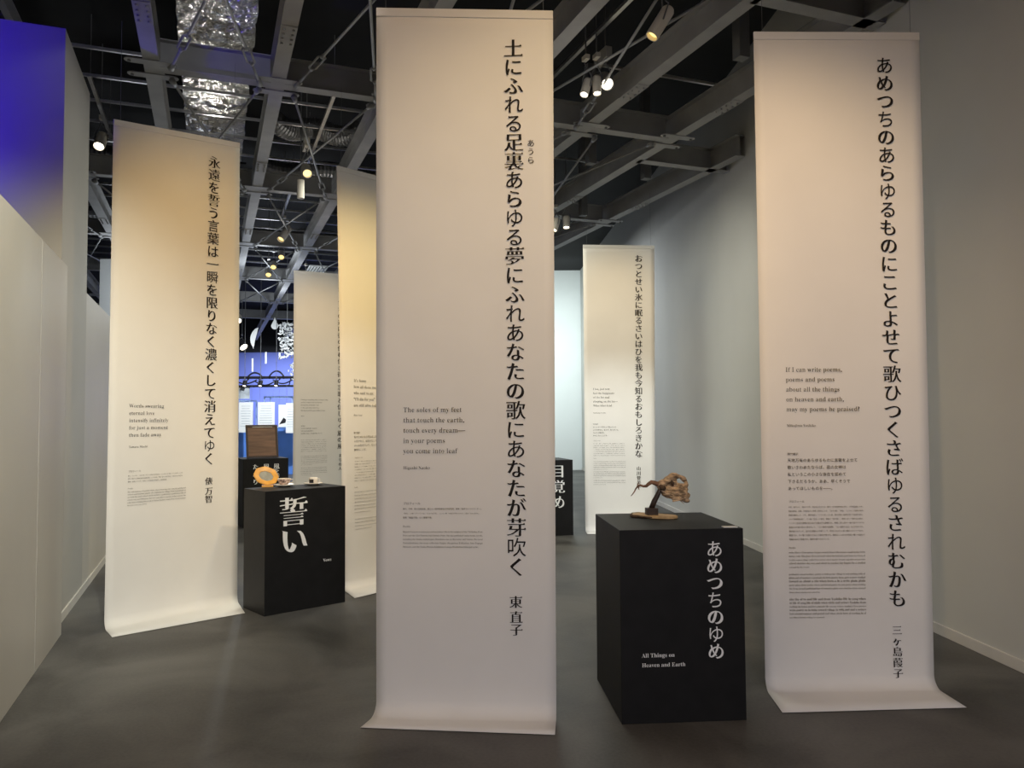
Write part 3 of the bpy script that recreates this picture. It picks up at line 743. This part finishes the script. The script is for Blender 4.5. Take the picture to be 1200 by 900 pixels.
banner((-1.49, 6.939), (-0.917, 7.672), 3.74, 3.78, (-1.322, 6.611), (-0.71, 7.39),
       'warm yellow poem banner half hidden behind the large front banner', [('poem_lettering', p4), ('author_lettering', a4), ('translation_lettering', e4), ('profile_lettering', f4)], (-0.085, -0.06))
# --- distant banner
p5 = Text().vert('ひとすぢの道は彼の住む佳き街の恋歌と信じゆく旅の風', 0.795, 3.60, 1.05, 0.098)
a5 = Text().vert('まちの人', 0.798, 0.90, 0.69, 0.062)
e5 = Text()
for k, t in enumerate(['Footsteps sounding, The traveller\u2019s wind', 'and the voices of all the flowers', 'beyond the mountain road', 'to the town where love lives', 'Having become a part of that breeze']):
    e5.line(t, 0.124, 1.7921 - 0.0425*k, em=0.0262)
e5.line('Machi', 0.125, 1.537, em=0.021)
e5.line('現代語訳', 0.126, 1.38, em=0.0165, cj=True)
for k, t in enumerate(['ひとすじの道を歩いてゆけば', 'あの人の住む街があり、', '恋の歌とともに、今も風が吹いている。']): e5.line(t, 0.1265, 1.339 - 0.04*k, em=0.0205, cj=True)
f5 = Text().para(J2[:7], 0.1272, 1.160, 0.030, 0.0108, cj=True, width=0.44).para(filler(6, seed=10), 0.1285, 0.905, 0.027, 0.0112, width=0.44).para(filler(5, seed=11), 0.1285, 0.72, 0.027, 0.0112, width=0.44)
banner((-3.43, 12.30), (-2.698, 12.873), 3.84, 3.87, (-3.30, 12.05), (-2.55, 12.63),
       'most distant poem banner, standing behind the plinth with the cups', [('poem_lettering', p5), ('author_lettering', a5), ('translation_lettering', e5), ('profile_lettering', f5)])

# ------------------------------------------------------------------ plinths
def plinth(fl, yaw, wd_, dp, h, label, texts):
    fl = Vector((*fl, 0)); a = Vector((math.cos(yaw), math.sin(yaw), 0)); b = Vector((-a.y, a.x, 0))
    root = thing('plinth', fl + a*wd_/2 + b*dp/2, label, 'plinth', 'black display plinths')
    R = Matrix((a, b, Z3)).transposed()
    MB().box(fl + a*wd_/2 + b*dp/2 + Z3*(h/2), (wd_/2, dp/2, h/2), R).build('body', M['black'], root, bevel=0.0025)
    for nm, tx in texts: tx.build(nm, M['white_ink'], root, fl[:2], (fl+a*wd_)[:2], 0.0012)
    return fl, a, b
q1 = Text().vert('あめつちのゆめ', 0.4755, 0.842, 0.341, 0.088, 1.25)
q1b = Text().line('All Things on', 0.1025, 0.3195, width=0.164, thin=0.004, res=3).line('Heaven and Earth', 0.1025, 0.2730, width=0.217, thin=0.004, res=3)
plinth((.525, 3.894), .074, .624, .663, .941, 'black plinth carrying the driftwood sculpture, right of the front banner', [('title_lettering', q1), ('translation_lettering', q1b)])
q2 = Text().vert('誓', 0.234, 0.776, em=0.245, heavy=1.05, pitch=0).vert('い', 0.241, 0.552, em=0.235, heavy=1.7, pitch=0)
q2b = Text().line('Vows', 0.492, 0.352, width=0.072, thin=0.006)
P2 = plinth((-1.893, 6.031), .728, .692, .392, .946, 'black plinth with orange mirror and two cups on top, right of the left banner', [('title_lettering', q2), ('translation_lettering', q2b)])
q3 = Text().vert('風を待', 0.455, 0.835, em=0.085, heavy=1.1, pitch=0.070).vert('風見', 0.315, 0.835, em=0.085, heavy=1.1, pitch=0.070).vert('たより', 0.170, 0.835, em=0.080, heavy=1.1, pitch=0.105)
plinth((-3.73, 10.9), .50, .62, .62, .945, 'black plinth holding the brown board, behind the plinth with the cups', [('title_lettering', q3)])
q4 = Text().vert('目覚め', 0.425, 0.815, 0.425, 0.180, 1.1)
plinth((.168, 9.90), .25, .62, .60, .955, 'black plinth cut off by the right edge of the front banner', [('title_lettering', q4)])

# ------------------------------------------------------------------ driftwood sculpture
HP = 0.941
dw = thing('driftwood_sculpture', (0.79, 4.38, HP), 'gnarled driftwood head on a dark slanted post, standing on the front black plinth', 'sculpture')
def nz(p, s, k): return noise.noise(Vector(p)*s + Vector((k, k*1.7, k*0.3)))
# slab
T = Matrix.Translation((0.792, 4.385, HP)) @ Matrix.Rotation(-0.42, 4, 'Z')
ol = [(-0.128, -0.030), (-0.112, -0.062), (-0.085, -0.058), (-0.05, -0.074), (0.0, -0.080), (0.06, -0.074), (0.112, -0.056), (0.128, -0.018), (0.108, 0.022), (0.06, 0.040), (0.0, 0.052), (-0.06, 0.064), (-0.112, 0.068), (-0.138, 0.030)]
sl = MB().prism(ol, 0.001, 0.016, T).build('base_slab', M['slab'], dw, bevel=0.003)
ed = [T @ Vector((x*1.01, y*1.03, 0.0085)) for x, y in (ol[11], ol[12], ol[13], ol[0], ol[1], ol[2], ol[3], ol[4])]
MB().tube(ed, [0.004, 0.008, 0.009, 0.009, 0.008, 0.006, 0.006, 0.004], 8).build('bark_edge', M['bark_shade'], sl)
RB = Matrix.Rotation(0.12, 3, 'Z')
MB().box((0.768, 4.372, HP+0.016+0.019), (0.031, 0.026, 0.019), RB).build('mounting_block', M['darkpost'], dw, bevel=0.003)
MB().tube([(0.768, 4.372, HP+0.050), (0.783, 4.370, 1.03), (0.806, 4.367, 1.075), (0.824, 4.364, 1.115)], [0.016, 0.0155, 0.0135, 0.012], 10).build('post', M['darkpost'], dw, smooth=True)
# head of driftwood: overlapping lumps fused into one surface, with an open loop at the upper right
bm = bmesh.new()
def blob(c, r, rot=0.0, k=0.0, sub=3):
    d = bmesh.ops.create_icosphere(bm, subdivisions=sub, radius=1.0)
    Rm = Matrix.Rotation(rot, 3, 'Y')
    for v in d['verts']:
        q = v.co.copy(); s = 1 + 0.22*nz(q, 2.2, k) + 0.10*nz(q, 5.0, k+3)
        v.co = Vector(c) + Rm @ Vector((q.x*r[0]*s, q.y*r[1]*s, q.z*r[2]*s))
yy = 4.362
blob((0.860, yy, 1.085), (0.040, 0.036, 0.036), 0.1, 1)
blob((0.905, yy, 1.080), (0.056, 0.042, 0.034), 0.25, 2)
blob((0.945, yy, 1.062), (0.034, 0.034, 0.028), 0.5, 3)
blob((0.955, yy, 1.038), (0.024, 0.026, 0.014), 0.2, 4)
blob((0.880, yy, 1.060), (0.050, 0.030, 0.016), 0.15, 5)
blob((0.858, yy-0.004, 1.150), (0.040, 0.030, 0.020), -0.65, 6)
blob((0.832, yy, 1.132), (0.034, 0.026, 0.020), -0.3, 7)
blob((0.885, yy, 1.172), (0.028, 0.026, 0.015), -0.2, 8)
blob((0.893, yy-0.012, 1.130), (0.014, 0.014, 0.034), 0.15, 9)
blob((0.930, yy, 1.104), (0.040, 0.034, 0.026), 0.35, 11)
blob((0.905, yy-0.004, 1.168), (0.020, 0.022, 0.012), 0.3, 12)
blob((0.866, yy+0.006, 1.128), (0.030, 0.016, 0.026), 0.0, 13)
blob((0.822, yy, 1.112), (0.026, 0.024, 0.020), 0.4, 10)
me = bpy.data.meshes.new('lump'); bm.to_mesh(me); bm.free()
lp = MB()
lp.v = [v.co.copy() for v in me.vertices]; lp.f = [tuple(p.vertices) for p in me.polygons]
cx, cz = 0.912, 1.142; loop = []
for k in range(15):
    a = math.radians(150 - k*230/14); loop.append((cx + 0.036*math.cos(a) + 0.012, yy + 0.006*math.sin(3*a), cz + 0.025*math.sin(a) - 0.014*math.cos(a)))
lp.tube(loop, [0.0125 + 0.003*math.sin(k*1.3) for k in range(15)], 10)
for k in range(7):                                 # ridges of grain running along the lower jaw
    z0 = 1.098 - 0.010*k
    lp.tube([(0.838 + 0.006*k, yy-0.026-0.002*k, z0), (0.875, yy-0.038, z0-0.004 - 0.003*math.sin(k)), (0.915, yy-0.041, z0+0.002-0.004*math.sin(k*2)), (0.958 - 0.003*k, yy-0.028, z0-0.018)], [0.002, 0.0048, 0.0048, 0.002], 6)
dh = lp.build('driftwood_head', M['drift'], dw, smooth=True)
rm = dh.modifiers.new('fuse', 'REMESH'); rm.mode = 'VOXEL'; rm.voxel_size = 0.0026; rm.use_smooth_shade = True
kn = MB()  # dark pieces added as the shade inside the driftwood cavities
kn.tube([(0.812, yy-0.014, 1.122), (0.826, yy-0.022, 1.108), (0.838, yy-0.022, 1.098)], [0.010, 0.017, 0.010], 10)
kn.build('cavity_shade', M['bark_shade'], dw, smooth=True); kn = MB()
kn.tube([(0.872, yy-0.030, 1.150), (0.880, yy-0.030, 1.134), (0.882, yy-0.026, 1.118)], [0.004, 0.008, 0.004], 8)
kn.build('cavity_shade', M['bark_shade'], dw, smooth=True)
# root branch to the left
br = [(0.830, yy, 1.120), (0.805, yy-0.002, 1.124), (0.782, yy-0.006, 1.134), (0.766, yy-0.008, 1.138), (0.750, yy-0.008, 1.128), (0.738, yy-0.007, 1.116), (0.722, yy-0.005, 1.115), (0.706, yy-0.004, 1.120), (0.692, yy-0.004, 1.116), (0.680, yy-0.005, 1.102), (0.672, yy-0.006, 1.086), (0.660, yy-0.007, 1.070), (0.652, yy-0.008, 1.062)]
MB().tube(br, [0.016, 0.014, 0.0125, 0.0115, 0.010, 0.0085, 0.007, 0.006, 0.0052, 0.0042, 0.0036, 0.0028, 0.0018], 10).tube([(0.700, yy-0.004, 1.118), (0.694, yy-0.010, 1.106), (0.698, yy-0.014, 1.096)], [0.004, 0.003, 0.0015], 6).tube([(0.690, yy-0.004, 1.116), (0.694, yy-0.002, 1.130), (0.699, yy, 1.138)], [0.004, 0.0026, 0.0012], 6).build('root_branch', M['root'], dw, smooth=True)
tag(MB().box((1.087, 3.965, HP+0.0035), (0.036, 0.017, 0.0025), Matrix.Rotation(0.074, 3, 'Z')).build('title_card', M['card'], bevel=0.001), 'small white card lying on the front right edge of the driftwood plinth', 'card')

# ------------------------------------------------------------------ things on the plinth with the cups
H2 = 0.946
mr = thing('table_mirror', (-2.02, 6.44, H2), 'orange octagonal framed mirror leaning back beside the patterned cup', 'mirror')
T = Matrix.Translation((-2.02, 6.46, H2 + 0.088)) @ Matrix.Rotation(0.30, 4, 'Z') @ Matrix.Rotation(math.radians(62), 4, 'X') @ Matrix.Rotation(math.radians(-24), 4, 'Z')
oc = [(0.105*math.cos(a)*(1.0), 0.082*math.sin(a)) for a in [math.radians(22.5+45*k) for k in range(8)]]
ocx = []
for k in range(8):
    p, q = Vector(oc[k]), Vector(oc[(k+1) % 8])
    ocx += [tuple(p.lerp(q, 0.12)), tuple(p.lerp(q, 0.88))]
fo = MB(); n = len(ocx)
def ringv(sc, z): return [T @ Vector((x*sc, y*sc, z)) for x, y in ocx]
def ell(rx, ry, z): return [T @ Vector((rx*math.cos(a), ry*math.sin(a), z)) for a in [math.atan2(y/0.082, x/0.105) for x, y in ocx]]
rings = [ringv(0.90, -0.016), ringv(1.0, -0.006), ringv(1.0, 0.004), ringv(0.94, 0.006), ell(0.062, 0.043, 0.000), ell(0.058, 0.040, -0.004)]
fo.add([p for r in rings for p in r], [(i*n+k, i*n+(k+1) % n, (i+1)*n+(k+1) % n, (i+1)*n+k) for i in range(len(rings)-1) for k in range(n)] + [tuple(range(n))])
fo.build('frame', M['orange'], mr)
MB().add(ell(0.059, 0.041, -0.0035), [tuple(range(n))]).build('mirror_glass', M['mirror'], mr)
lg = MB()
lg.tube([T @ Vector((0.02, 0.0, -0.014)), (-2.03, 6.555, H2+0.004)], 0.006, 8)
lg.box((-2.00, 6.435, H2+0.008), (0.045, 0.02, 0.0075), Matrix.Rotation(0.3, 3, 'Z'))
lg.build('stand', M['orange'], mr)
def saucer(c, r, m, parent, name='saucer'):
    return MB().lathe([(0, 0.004), (r*0.45, 0.004), (r*0.5, 0.0), (r*0.55, 0.002), (r*0.85, 0.010), (r, 0.017), (r*0.985, 0.019), (r*0.8, 0.013), (r*0.5, 0.007), (0, 0.007)], 32, c).build(name, m, parent, smooth=True)
def handle(c, ang, r0, z0, z1, m, parent, out=0.026):
    d = Vector((math.cos(ang), math.sin(ang), 0)); c = Vector(c)
    MB().tube([c + d*r0 + Z3*z1, c + d*(r0+out*0.8) + Z3*(z1+0.002), c + d*(r0+out) + Z3*((z0+z1)/2), c + d*(r0+out*0.6) + Z3*z0, c + d*(r0-0.006) + Z3*z0], 0.0035, 8).build('handle', m, parent, smooth=True)
c1 = Vector((-1.87, 6.455, H2+0.001))
sc1 = saucer(c1, 0.085, M['china'], None); tag(sc1, 'pale saucer under the patterned teacup beside the orange mirror', 'saucer')
t1 = thing('teacup', c1 + Z3*0.008, 'patterned brown and white teacup on its saucer, next to orange mirror', 'cup')
MB().lathe([(0, 0.004), (0.022, 0.002), (0.024, 0.0), (0.026, 0.004), (0.040, 0.018), (0.048, 0.036), (0.054, 0.054), (0.052, 0.054), (0.046, 0.036), (0.036, 0.016), (0, 0.009)], 32, c1 + Z3*0.0085).build('bowl', M['chinap'], t1, smooth=True)
MB().lathe([(0.0522, 0.0535), (0.0546, 0.0545), (0.0535, 0.057), (0.0522, 0.0535)], 32, c1 + Z3*0.0085).build('rim', M['china'], t1, smooth=True)
handle(c1 + Z3*0.0085, 0.35, 0.046, 0.020, 0.046, M['china'], t1)
c2 = Vector((-1.665, 6.585, H2+0.001))
sc2 = saucer(c2, 0.080, M['china'], None); tag(sc2, 'white saucer under the straight cup on the right end of plinth top', 'saucer')
t2 = thing('cup', c2 + Z3*0.008, 'small straight white cup with a dark picture, right of the patterned teacup', 'cup')
MB().lathe([(0, 0.004), (0.028, 0.0), (0.034, 0.003), (0.036, 0.052), (0.034, 0.054), (0.032, 0.051), (0.030, 0.008), (0, 0.007)], 32, c2 + Z3*0.0085).build('bowl', M['china'], t2, smooth=True)
pv = [];
for k in range(9):
    a = math.radians(-140 + 8.5*k)
    for z in (0.010, 0.040): pv.append(c2 + Z3*(0.0085+z) + Vector((math.cos(a), math.sin(a), 0))*0.0362)
MB().add(pv, [(2*k, 2*k+2, 2*k+3, 2*k+1) for k in range(8)]).build('picture', M['picture'], t2, smooth=True)
handle(c2 + Z3*0.0085, 0.3, 0.034, 0.014, 0.042, M['china'], t2, 0.02)

# ------------------------------------------------------------------ framed board on the plinth behind
bd = thing('framed_board', (-3.563, 11.24, 0.945), 'brown wooden framed board leaning back on the plinth behind the cups', 'board')
T = Matrix.Translation((-3.563, 11.24, 0.948)) @ Matrix.Rotation(0.5, 4, 'Z') @ Matrix.Rotation(math.radians(-14), 4, 'X')
R3 = T.to_3x3()
def tb(c, h): return (T @ Vector(c), h, R3)
MB().box(*tb((0, 0.012, 0.24), (0.205, 0.006, 0.225))).build('panel', M['wood_d'], bd)
fm = MB()
for sx in (-1, 1): fm.box(*tb((sx*0.208, 0.006, 0.242), (0.013, 0.014, 0.238)))
fm.box(*tb((0, 0.006, 0.467), (0.195, 0.014, 0.013))); fm.box(*tb((0, 0.006, 0.017), (0.195, 0.014, 0.013)))
fm.build('frame', M['frame_d'], bd, bevel=0.002)
MB().box(*tb((0.01, -0.004, 0.449), (0.14, 0.003, 0.004))).build('top_strip', M['fixw'], bd)
MB().tube([T @ Vector((0, 0.02, 0.36)), (-3.67, 11.44, 0.953)], 0.008, 8).build('prop', M['frame_d'], bd)

# ------------------------------------------------------------------ the blue hall beyond the opening
def sheet(x, z0, z1, w, y, label, lines=9, pic=False):
    o = thing('hanging_sheet', (x, y, z0), label, 'sheet', 'white sheets hanging in the blue hall')
    MB().box((x, y, (z0+z1)/2), (w/2, 0.004, (z1-z0)/2)).build('paper', M['paper'], o)
    if lines:
        tx = MB(); rr = random.Random(int(x*100))
        for k in range(lines): tx.box((x - w*0.03*rr.random(), y-0.0052, z1 - 0.1 - k*(z1-z0-0.2)/lines), (w*(0.28+0.1*rr.random()), 0.0006, 0.006))
        tx.build('print', M['greyposter'], o)
    if pic: MB().prism([(-0.09, -0.10), (0.07, -0.06), (0.09, 0.02), (0.02, 0.07)], 0, 0.003, Matrix.Translation((x, y-0.005, z0+0.16)) @ Matrix.Rotation(PI/2, 4, 'X')).build('dark_print', M['truss'], o)
    MB().tube([(x-w*0.4, y, z1), (x-w*0.4, y, 2.35)], 0.003, 5).tube([(x+w*0.4, y, z1), (x+w*0.4, y, 2.35)], 0.003, 5).build('hanging_wire', M['steel_d'], o)
sheet(-6.78, 1.16, 1.93, 0.36, 20.0, 'white sheet hanging in the blue hall, leftmost beside the left banner edge')
sheet(-6.26, 1.18, 1.93, 0.43, 20.0, 'white sheet hanging in the blue hall, straight above the brown board')
sheet(-5.84, 1.30, 1.86, 0.22, 20.0, 'white sheet with a dark picture, hanging right of the brown board', 0, True)
sheet(-5.64, 1.14, 1.90, 0.22, 19.97, 'white sheet hanging in the blue hall, rightmost beside the distant banner')
tag(MB().box((-6.86, 20.1, 2.18), (0.14, 0.006, 0.16)).build('poster', M['greyposter']), 'grey printed poster above the leftmost white sheet in blue hall', 'poster')
tr = thing('lighting_truss', (-6.5, 20.05, 2.35), 'black double-rail lighting truss crossing the blue hall', 'truss')
MB().tube([(-9, 20.05, 2.56), (-4.4, 20.05, 2.56)], 0.035, 8).build('upper_rail', M['truss'], tr)
MB().tube([(-9, 20.05, 2.34), (-4.4, 20.05, 2.34)], 0.030, 8).build('lower_rail', M['truss'], tr)
sr = MB()
for k in range(12): sr.tube([(-8.9+0.4*k, 20.05, 2.34), (-8.9+0.4*k + (0.2 if k % 2 else 0.05), 20.05, 2.56)], 0.016, 6)
for x in (-8.5, -4.9): sr.tube([(x, 20.05, 2.56), (x, 20.05, 5.7)], 0.012, 6)
sr.build('struts', M['truss'], tr)
for x0, x1, h in ((-6.75, -6.35, 0.16), (-6.2, -5.8, 0.2)):
    MB().tube([(x0 + (x1-x0)*k/12, 19.98, 2.52 + h*math.sin(PI*k/12)**0.6) for k in range(13)], 0.022, 6).build('cable', M['truss'], tr, smooth=True)
for k, x in enumerate((-6.78, -6.38, -5.98)):
    lamp((x, 19.9, 2.40), (0, -0.5, -0.9), ('small black truss lamp left over the leftmost white sheet', 'small black truss lamp above the middle of the brown board', 'small black truss lamp above the sheet with a dark picture')[k], 0.16, 0.05, 'lampc', 'truss', False, 2.52)
for k_, (x0, x1, z0) in enumerate(((-7.1, -6.5, 2.50), (-6.55, -6.05, 2.46), (-6.1, -5.6, 2.50))):
    MB().tube([(x0 + (x1-x0)*k/10, 20.0, z0 - 0.10*math.sin(PI*k/10)) for k in range(11)], 0.018, 6).build('cable', M['truss'], tr, smooth=True)
# hanging paper shapes
def solid2d(pts, c, th, m, name, label, cat, group=None):
    T = Matrix.Translation(c) @ Matrix.Rotation(0.25, 4, 'Z') @ Matrix.Rotation(PI/2, 4, 'X')
    o = MB().prism(pts, -th/2, th/2, T).build(name, m, bevel=0.004); return tag(o, label, cat, group)
cr = [(0.10, 0.26), (0.02, 0.23)] + [(-0.10 + 0.09*((k-5)/5)**2, 0.20 - 0.48*k/10) for k in range(1, 10)] + [(-0.02, -0.29), (0.0, -0.20), (0.02, -0.06), (0.06, 0.10)]
cr = cr[::1]
solid2d(cr, (-6.58, 20.0, 3.58), 0.02, M['paper'], 'paper_crescent', 'white paper crescent hanging high in the blue hall', 'ornament')
dr = [(0.0, 0.17)] + [(0.09*math.sin(a), -0.06 - 0.09*math.cos(a)) for a in [math.radians(-75 - 0 + 30*k - 0) for k in range(0, 0)]]
dr = [(0.0, 0.17), (-0.035, 0.07)] + [(0.088*math.cos(a), -0.055 + 0.088*math.sin(a)) for a in [math.radians(165 + k*21) for k in range(11)]] + [(0.04, 0.07)]
solid2d(dr, (-6.06, 20.0, 3.93), 0.03, M['paper'], 'paper_drop', 'white paper drop hanging right of the crescent', 'ornament')
def sprays(c, h, w, n, label, seed):
    rr = random.Random(seed); mb = MB()
    for k in range(n):
        z = c[2] + h*(rr.random()-0.5); x = c[0] + w*(rr.random()-0.5)*(1 - 0.5*abs(z-c[2])/h); y = c[1] + w*(rr.random()-0.5)
        s = 0.028 + 0.035*rr.random(); R = Matrix.Rotation(rr.random()*6, 3, 'Y') @ Matrix.Rotation(rr.random()*3, 3, 'Z')
        ol = [(-s, 0), (-0.4*s, -0.35*s), (0.5*s, -0.35*s), (s, 0), (0.5*s, 0.35*s), (-0.4*s, 0.35*s)]
        mb.prism(ol, -0.003, 0.003, Matrix.Translation((x, y, z)) @ R.to_4x4() @ Matrix.Rotation(PI/2, 4, 'X'))
    mb.tube([(c[0], c[1], c[2]-h/2), (c[0], c[1], WTOP)], 0.004, 5)
    return tag(mb.build('paper_spray', M['paper']), label, 'ornament')
sprays((-5.74, 20.0, 3.50), 0.90, 0.40, 210, 'tall cluster of white paper petals hanging beside the distant banner', 1)
sprays((-5.66, 20.4, 2.74), 0.46, 0.26, 70, 'small lower cluster of white paper petals just above the truss', 2)
for k, (x, z, h, lb) in enumerate(((-6.28, 3.06, 0.30, 'narrow white paper strip hanging left of the petal clusters'), (-6.62, 2.88, 0.34, 'narrow white paper strip hanging above the left end of truss'), (-5.93, 3.10, 0.18, 'short white paper strip beside the tall petal cluster'))):
    tag(MB().box((x, 20.0, z), (0.022, 0.004, h/2)).build('paper_strip', M['paper']), lb, 'ornament')
# blue display cases under the sheets
def case(x, y, w, h, label):
    o = thing('display_case', (x, y, 0), label, 'display case', 'blue display cases')
    MB().box((x, y, h*0.30), (w/2, 0.3, h*0.30)).build('base', M['bluecase'], o, bevel=0.01)
    MB().box((x, y, h*0.60+0.015), (w/2+0.02, 0.32, 0.015)).build('ledge', M['paleblue'], o)
    f_ = MB()
    for sx in (-1, 1):
        for sy in (-1, 1): f_.box((x+sx*(w/2-0.02), y+sy*0.27, h*0.81), (0.015, 0.015, h*0.19))
    for sx in (-1, 1): f_.box((x+sx*(w/2-0.02), y, h), (0.015, 0.27, 0.015)); f_.box((x, y+sx*0.27, h), (w/2-0.02, 0.015, 0.015))
    f_.build('frame', M['paleblue'], o)
case(-7.55, 21.6, 0.9, 2.0, 'blue glazed display case behind the leftmost white sheet')
case(-6.35, 21.6, 0.8, 2.1, 'blue glazed display case behind the brown board')
case(-5.95, 23.0, 0.9, 1.95, 'blue glazed display case near the distant banner edge')
# pale pillar glimpsed past the pier
MB().box((-7.25, 14.2, 2.2), (0.16, 0.16, 2.2)).build('pillar', M['wallwhite'], kind='structure')
